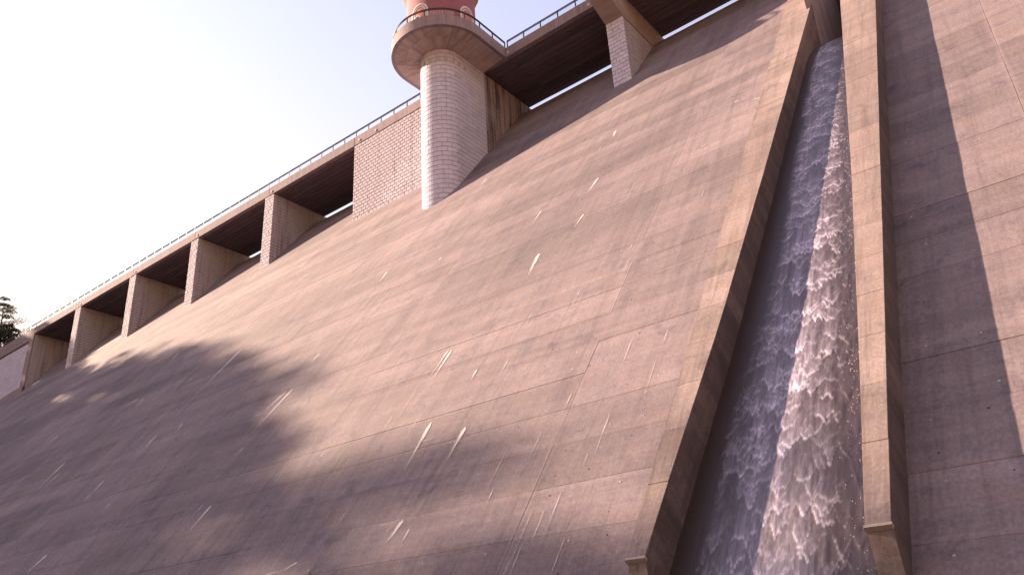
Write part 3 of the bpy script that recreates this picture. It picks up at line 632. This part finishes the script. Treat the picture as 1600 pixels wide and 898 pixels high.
# ------------------------------------------------------------------ tower
tw = empty('tower', (CX, CY + 0.1, 54)); tag(tw, 'round pink plastered tower with white arched niches on the platform', 'tower')
RT = 3.36; TCX, TCY = CX, CY + 0.1
def lathe(mb, prof_, n=72):
    vs = []
    for r, z in prof_: vs += [(TCX + r * math.cos(2 * math.pi * i / n), TCY + r * math.sin(2 * math.pi * i / n), z) for i in range(n)]
    mb.add(vs, [(j * n + i, j * n + (i + 1) % n, (j + 1) * n + (i + 1) % n, (j + 1) * n + i) for j in range(len(prof_) - 1) for i in range(n)])
mb = MB(); lathe(mb, [(RT, 53.9), (RT, 66.0), (0.05, 66.0)]); o = mb.build('wall', M_PINK, smooth=False); fix_parent(o, tw)
for p_ in o.data.polygons: p_.use_smooth = abs(p_.normal.z) < 0.5
mb = MB(); lathe(mb, [(RT + 0.01, 60.5), (RT + 0.50, 61.05), (RT + 0.50, 61.8), (RT + 0.01, 61.9)], 8 * 4); fix_parent(mb.build('eave', M_BROWN), tw)
mb = MB(); lathe(mb, [(RT + 0.3, 66.0), (RT + 0.3, 66.3), (0.05, 68.5)]); fix_parent(mb.build('roof', M_BROWN), tw)
def on_tower(a, z, off): return (TCX + (RT + off) * math.sin(a), TCY - (RT + off) * math.cos(a), z)
def arch_band(ac, w0, w1, zspring, zbot, off0, off1, n=14):
    """a raised band between half-widths w0 < w1 (metres along the wall) round an arch"""
    path = []
    def outl(w):
        return [(-w, zbot)] + [(-w * math.cos(math.pi * i / n), zspring + w * 1.0 * math.sin(math.pi * i / n)) for i in range(n + 1)] + [(w, zbot)]
    A_, B_ = outl(w0), outl(w1); mb = MB(); vs = []
    for (u1, z1), (u2, z2) in zip(A_, B_):
        vs += [on_tower(ac + u1 / RT, z1, off0), on_tower(ac + u1 / RT, z1, off1), on_tower(ac + u2 / RT, z2, off1), on_tower(ac + u2 / RT, z2, off0)]
    k = len(A_); mb.add(vs, [(i * 4 + a, i * 4 + (a + 1) % 4, (i + 1) * 4 + (a + 1) % 4, (i + 1) * 4 + a) for i in range(k - 1) for a in range(4)]); return mb
def arch_fill(ac, w, zspring, zbot, off, n=14):
    pts = [(-w, zbot)] + [(-w * math.cos(math.pi * i / n), zspring + w * math.sin(math.pi * i / n)) for i in range(n + 1)] + [(w, zbot)]
    mb = MB(); vs = [on_tower(ac + u / RT, z, off) for u, z in pts]; base = [on_tower(ac + u / RT, zbot, off) for u, z in pts]
    k = len(pts); mb.add(vs + base, [(i, k + i, k + i + 1, i + 1) for i in range(k - 1)]); return mb
for q, ac in enumerate((math.radians(4), math.radians(91), math.radians(-83), math.radians(180))):
    zs = 56.35
    nf = fix_parent(arch_fill(ac, 0.60, zs, 54.0, 0.012).build('niche', M_SALMON), tw)
    for w0, w1, off in ((0.60, 0.72, 0.05), (0.80, 0.99, 0.09)):
        o = arch_band(ac, w0, w1, zs, 54.0, 0.0, off).build('arch_trim', M_WHITE); o.parent = nf
        o.matrix_parent_inverse = Matrix.Translation(Vector((0, 0, 0)))
    if q == 0:
        o = arch_band(ac - 0.05, 0.26, 0.36, 55.55, 54.0, 0.0, 0.16).build('inner_arch', M_WHITE); o.parent = nf

# ------------------------------------------------------------------ bridge deck, span by span
SPANS = [(-168.0, -135.5), (-135.5, -120.98), (-120.98, -105.08), (-105.08, -89.6), (-89.6, -73.67), (-73.67, -58.45), (-58.45, -36.82), (-36.82, -24.95), (-24.95, -9.0), (-9.0, 12.0)]
deck = empty('bridge_deck', (-70, 54, 52.85)); tag(deck, 'long concrete bridge deck along the dam crest with a stained edge', 'bridge')
Y_B = 57.85
for xa, xb in SPANS:
    mb = MB(); mb.box(xa + 0.01, xb - 0.01, Y_F, Y_F + 0.55, Z_SOF, Z_TOP)
    o = mb.build('edge_beam', M_FASCIA); bv = o.modifiers.new('edge', 'BEVEL'); bv.width = 0.03; bv.segments = 1; fix_parent(o, deck)
    nb = 11; wy = (Y_B - Y_F - 0.56) / nb
    for j in range(nb):
        y0 = Y_F + 0.56 + j * wy; mb = MB(); dz = random.uniform(-0.01, 0.012)
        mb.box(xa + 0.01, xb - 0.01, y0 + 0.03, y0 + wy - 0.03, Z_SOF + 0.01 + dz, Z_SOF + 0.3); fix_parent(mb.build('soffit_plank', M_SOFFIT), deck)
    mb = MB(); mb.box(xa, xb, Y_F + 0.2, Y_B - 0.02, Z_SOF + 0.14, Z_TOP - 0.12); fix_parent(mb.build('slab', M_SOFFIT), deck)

bx = MB(); bx.box(-0.09, 0.09, -0.07, 0.02, -0.11, 0.11); bx_me = bx.mesh('junction_box', M_WHITE)
for x in (-134.8, -120.3, -104.5, -89.0, -73.2, -57.6, -55.0, -36.5, -27.2):
    o = link('junction_box', bx_me, deck); o.location = Vector((x, Y_F, 53.25)) - Vector(deck.location)

# ------------------------------------------------------------------ railings
def railing(label, path, step=2.0, closed_ends=True):
    root = empty('railing', path[0]); tag(root, label, 'railing')
    P = [Vector(p) for p in path]; cum = [0]
    for a, b in zip(P, P[1:]): cum.append(cum[-1] + (b - a).length)
    def at(t):
        for i in range(len(P) - 1):
            if t <= cum[i + 1] + 1e-6: return P[i].lerp(P[i + 1], (t - cum[i]) / max(1e-9, cum[i + 1] - cum[i]))
        return P[-1]
    up = lambda h: [p + Vector((0, 0, h)) for p in P]
    fix_parent(MB().tube(up(0.88), 0.05, 6).build('top_rail', M_METAL), root); fix_parent(MB().tube(up(0.73), 0.045, 6).build('middle_rail', M_METAL), root); fix_parent(MB().tube(up(0.10), 0.018, 5).build('bottom_rail', M_METAL), root)
    n = max(1, round(cum[-1] / step)); post = MB(); post.box(-0.055, 0.055, -0.03, 0.03, 0, 0.87); me = post.mesh('post', M_METAL)
    for i in range(n + 1):
        o = link('post', me, root); o.location = at(cum[-1] * i / n) - Vector(root.location)
    bal = MB(); t = 0.06
    while t < cum[-1]:
        p = at(t); r = 0.008; bal.add([(p.x - r, p.y, p.z + 0.1), (p.x + r, p.y - r, p.z + 0.1), (p.x, p.y + r, p.z + 0.1), (p.x - r, p.y, p.z + 0.73), (p.x + r, p.y - r, p.z + 0.73), (p.x, p.y + r, p.z + 0.73)], [(0, 1, 4, 3), (1, 2, 5, 4), (2, 0, 3, 5)]); t += 0.14
    fix_parent(bal.build('balusters', M_METAL, kind='stuff'), root)
    return root
YR = Y_F + 0.16
railing('long dark metal railing on the deck edge left of the tower', [(-167.5, YR, Z_TOP), (-46.4, YR, Z_TOP)])
PR = outline(RP - 0.16, 40, YR)
railing('curved dark metal railing round the tower platform', [(x, y, 54.01) for x, y in PR], 1.9)
railing('dark metal railing with thin balusters on the deck right of the tower', [(-36.66, YR, Z_TOP), (11.5, YR, Z_TOP)])

# ------------------------------------------------------------------ ground, hills
def terrain(name, xs, ys, fn, mat):
    mb = MB(); vs = [(x, y, fn(x, y)) for y in ys for x in xs]; nx = len(xs)
    mb.add(vs, [(j * nx + i, j * nx + i + 1, (j + 1) * nx + i + 1, (j + 1) * nx + i) for j in range(len(ys) - 1) for i in range(nx - 1)])
    return mb.build(name, mat, kind='structure', smooth=True)
from mathutils import noise as mn
terrain('ground', [-3000, -800, -300, -150, -80, -40, 0, 40, 80, 150, 300, 800, 3000], [-3000, -800, -300, -100, -40, 0, 14, 30], lambda x, y: -1.72 - 0.0 * x, M_EARTH)
def ridge(y): return float(np.interp(y, [-260, -120, -45, -32, -26, -18, -8, 2, 10, 16, 25, 28, 34, 45, 56, 70, 140], [60, 90, 102, 101.8, 97.6, 97.6, 98.8, 99, 93, 91, 88.5, 88.5, 86, 81, 72, 62, 66]))
def hill_z(x, y):
    zc = ridge(y); base = 30 if y < 44 else 44
    if x < -220: z = zc - (-220 - x) * 0.05
    elif x < -141: z = zc + (base - zc) * ((x + 220) / 79) ** 0.95
    else: z = base - (x + 141) * 1.05
    z += 1.2 * mn.noise(Vector((x * 0.05, y * 0.05, 0)))
    if y > 44 and x > -152: z = min(z, 41 if x < -148 else 20)
    return max(z, -1.9)
terrain('hill', list(np.linspace(-420, -60, 61)), list(np.linspace(-260, 140, 61)), hill_z, M_EARTH)
terrain('hill', list(np.linspace(30, 300, 28)), list(np.linspace(16, 200, 20)), lambda x, y: -1.9 + max(0, (x - 32)) * 0.75 + 1.2 * mn.noise(Vector((x * .05, y * .05, 4))), M_EARTH)
resv = MB(); resv.add([(-400, YC + 1.3, 51.6), (200, YC + 1.3, 51.6), (200, 900, 51.6), (-400, 900, 51.6)], [(0, 1, 2, 3)])
lake = resv.build('reservoir_water', plain('lake_water', (0.02, 0.03, 0.035), 0.08), kind='structure')

# ------------------------------------------------------------------ trees
def leaf_clump(mb, c, r, n, size, flat=1.0, rnd=random):
    for _ in range(n):
        d = Vector((rnd.gauss(0, 1), rnd.gauss(0, 1), rnd.gauss(0, 1))).normalized() * r * rnd.uniform(0.35, 1.0) ** 0.6
        p = Vector(c) + Vector((d.x, d.y, d.z * flat)); u = Vector((rnd.gauss(0, 1), rnd.gauss(0, 1), rnd.gauss(0, 0.6))).normalized(); v = u.cross(Vector((rnd.gauss(0, 1), rnd.gauss(0, 1), rnd.gauss(0, 1)))).normalized()
        s = size * rnd.uniform(0.6, 1.3); mb.add([p - u * s, p + v * s * 0.45, p + u * s, p - v * s * 0.45], [(0, 1, 2, 3)])
def tree(name, label, base, h, kind, seed, group=None, crown_r=4, mat=None, n_leaf=None):
    rnd = random.Random(seed); root = empty(name, base); tag(root, label, 'tree', group); B = Vector(base)
    tr = MB(); cr = MB()
    lean = Vector((rnd.uniform(-0.04, 0.04), rnd.uniform(-0.04, 0.04), 1))
    pts = [B + lean * (h * t) + Vector((rnd.uniform(-.1, .1), rnd.uniform(-.1, .1), 0)) for t in (0, 0.3, 0.6, 0.95)]
    tr.tube(pts, [h * 0.022, h * 0.017, h * 0.011, h * 0.004], 8)
    if kind == 'pine':
        for i in range(22):
            t = 0.42 + 0.56 * i / 21 + rnd.uniform(-0.02, 0.02); a = i * 2.4 + rnd.uniform(-.4, .4); L_ = crown_r * (1.15 - t) * 1.6 * rnd.uniform(0.65, 1.15)
            p0 = B + lean * (h * t); e = p0 + Vector((math.cos(a) * L_, math.sin(a) * L_, L_ * rnd.uniform(0.02, 0.25)))
            tr.tube([p0, p0.lerp(e, 0.5) + Vector((0, 0, 0.1)), e], [h * 0.006, h * 0.004, h * 0.002], 5)
            for q in (0.5, 0.75, 1.0):
                c = p0.lerp(e, q) + Vector((rnd.uniform(-.5, .5), rnd.uniform(-.5, .5), 0.15)); leaf_clump(cr, c, L_ * 0.30 + 0.35, n_leaf or 130, 0.13, 0.32, rnd)
    else:
        for i in range(26):
            a = rnd.uniform(0, 6.28); t = rnd.uniform(0.28, 0.98); rr = crown_r * math.sqrt(max(0.05, 1 - ((t - 0.55) / 0.5) ** 2)) * rnd.uniform(0.35, 0.95)
            p0 = B + lean * (h * t * 0.7); e = B + lean * (h * t) + Vector((math.cos(a) * rr, math.sin(a) * rr, 0)); tr.tube([p0, e], [h * 0.007, h * 0.003], 5)
            leaf_clump(cr, e, crown_r * 0.36, n_leaf or 120, 0.22, 0.8, rnd)
    fix_parent(tr.build('trunk', M_BARK), root); fix_parent(cr.build('crown', mat or M_LEAF), root); return root
tree('pine_tree', 'tall open pine tree standing above the far left end of the bridge', (-168.5, 56.3, 54), 17.0, 'pine', 4, None, 4.6, M_NEEDLE, 130)
tree('broadleaf_tree', 'dark dense rounded tree below the pine at the left edge', (-165.3, 56.2, 55.0), 10.4, 'round', 9, None, 3.4, M_LEAF, 420)
tree('bush_tree', 'small pale bushy tree just above the railing right of the dark tree', (-156.5, 59.5, 52.5), 6.6, 'round', 12, None, 1.9, M_NEEDLE, 70)
tree('pine_tree', 'thin small pine between the dark tree and the railing', (-161.5, 58.5, 54.0), 9.5, 'pine', 21, None, 2.6, M_NEEDLE, 26)
# far wood on the hill to the left (outside the picture), whose shade falls on the dam
wr = random.Random(31); wood = MB()
for i in range(190):
    y = -125 + i * 0.90 + wr.uniform(-2, 2); x = -222 + wr.uniform(-10, 9)
    if y > 46 or (-28 < y < -14 and wr.random() < 0.45): continue
    zb = hill_z(x, y); hh = wr.uniform(6.5, 9.5)
    for _ in range(7):
        c = (x + wr.gauss(0, 1.7), y + wr.gauss(0, 1.7), zb + hh * wr.uniform(0.2, 0.95)); leaf_clump(wood, c, wr.uniform(1.3, 2.3), 60, 0.5, 0.9, wr)
    wood.tube([(x, y, zb - 0.5), (x, y, zb + hh * 0.8)], 0.2, 5)
tag(wood.build('hillside_wood', M_WOOD, kind='stuff'), 'wood along the ridge of the left hill', 'wood')
print('panels', npan)
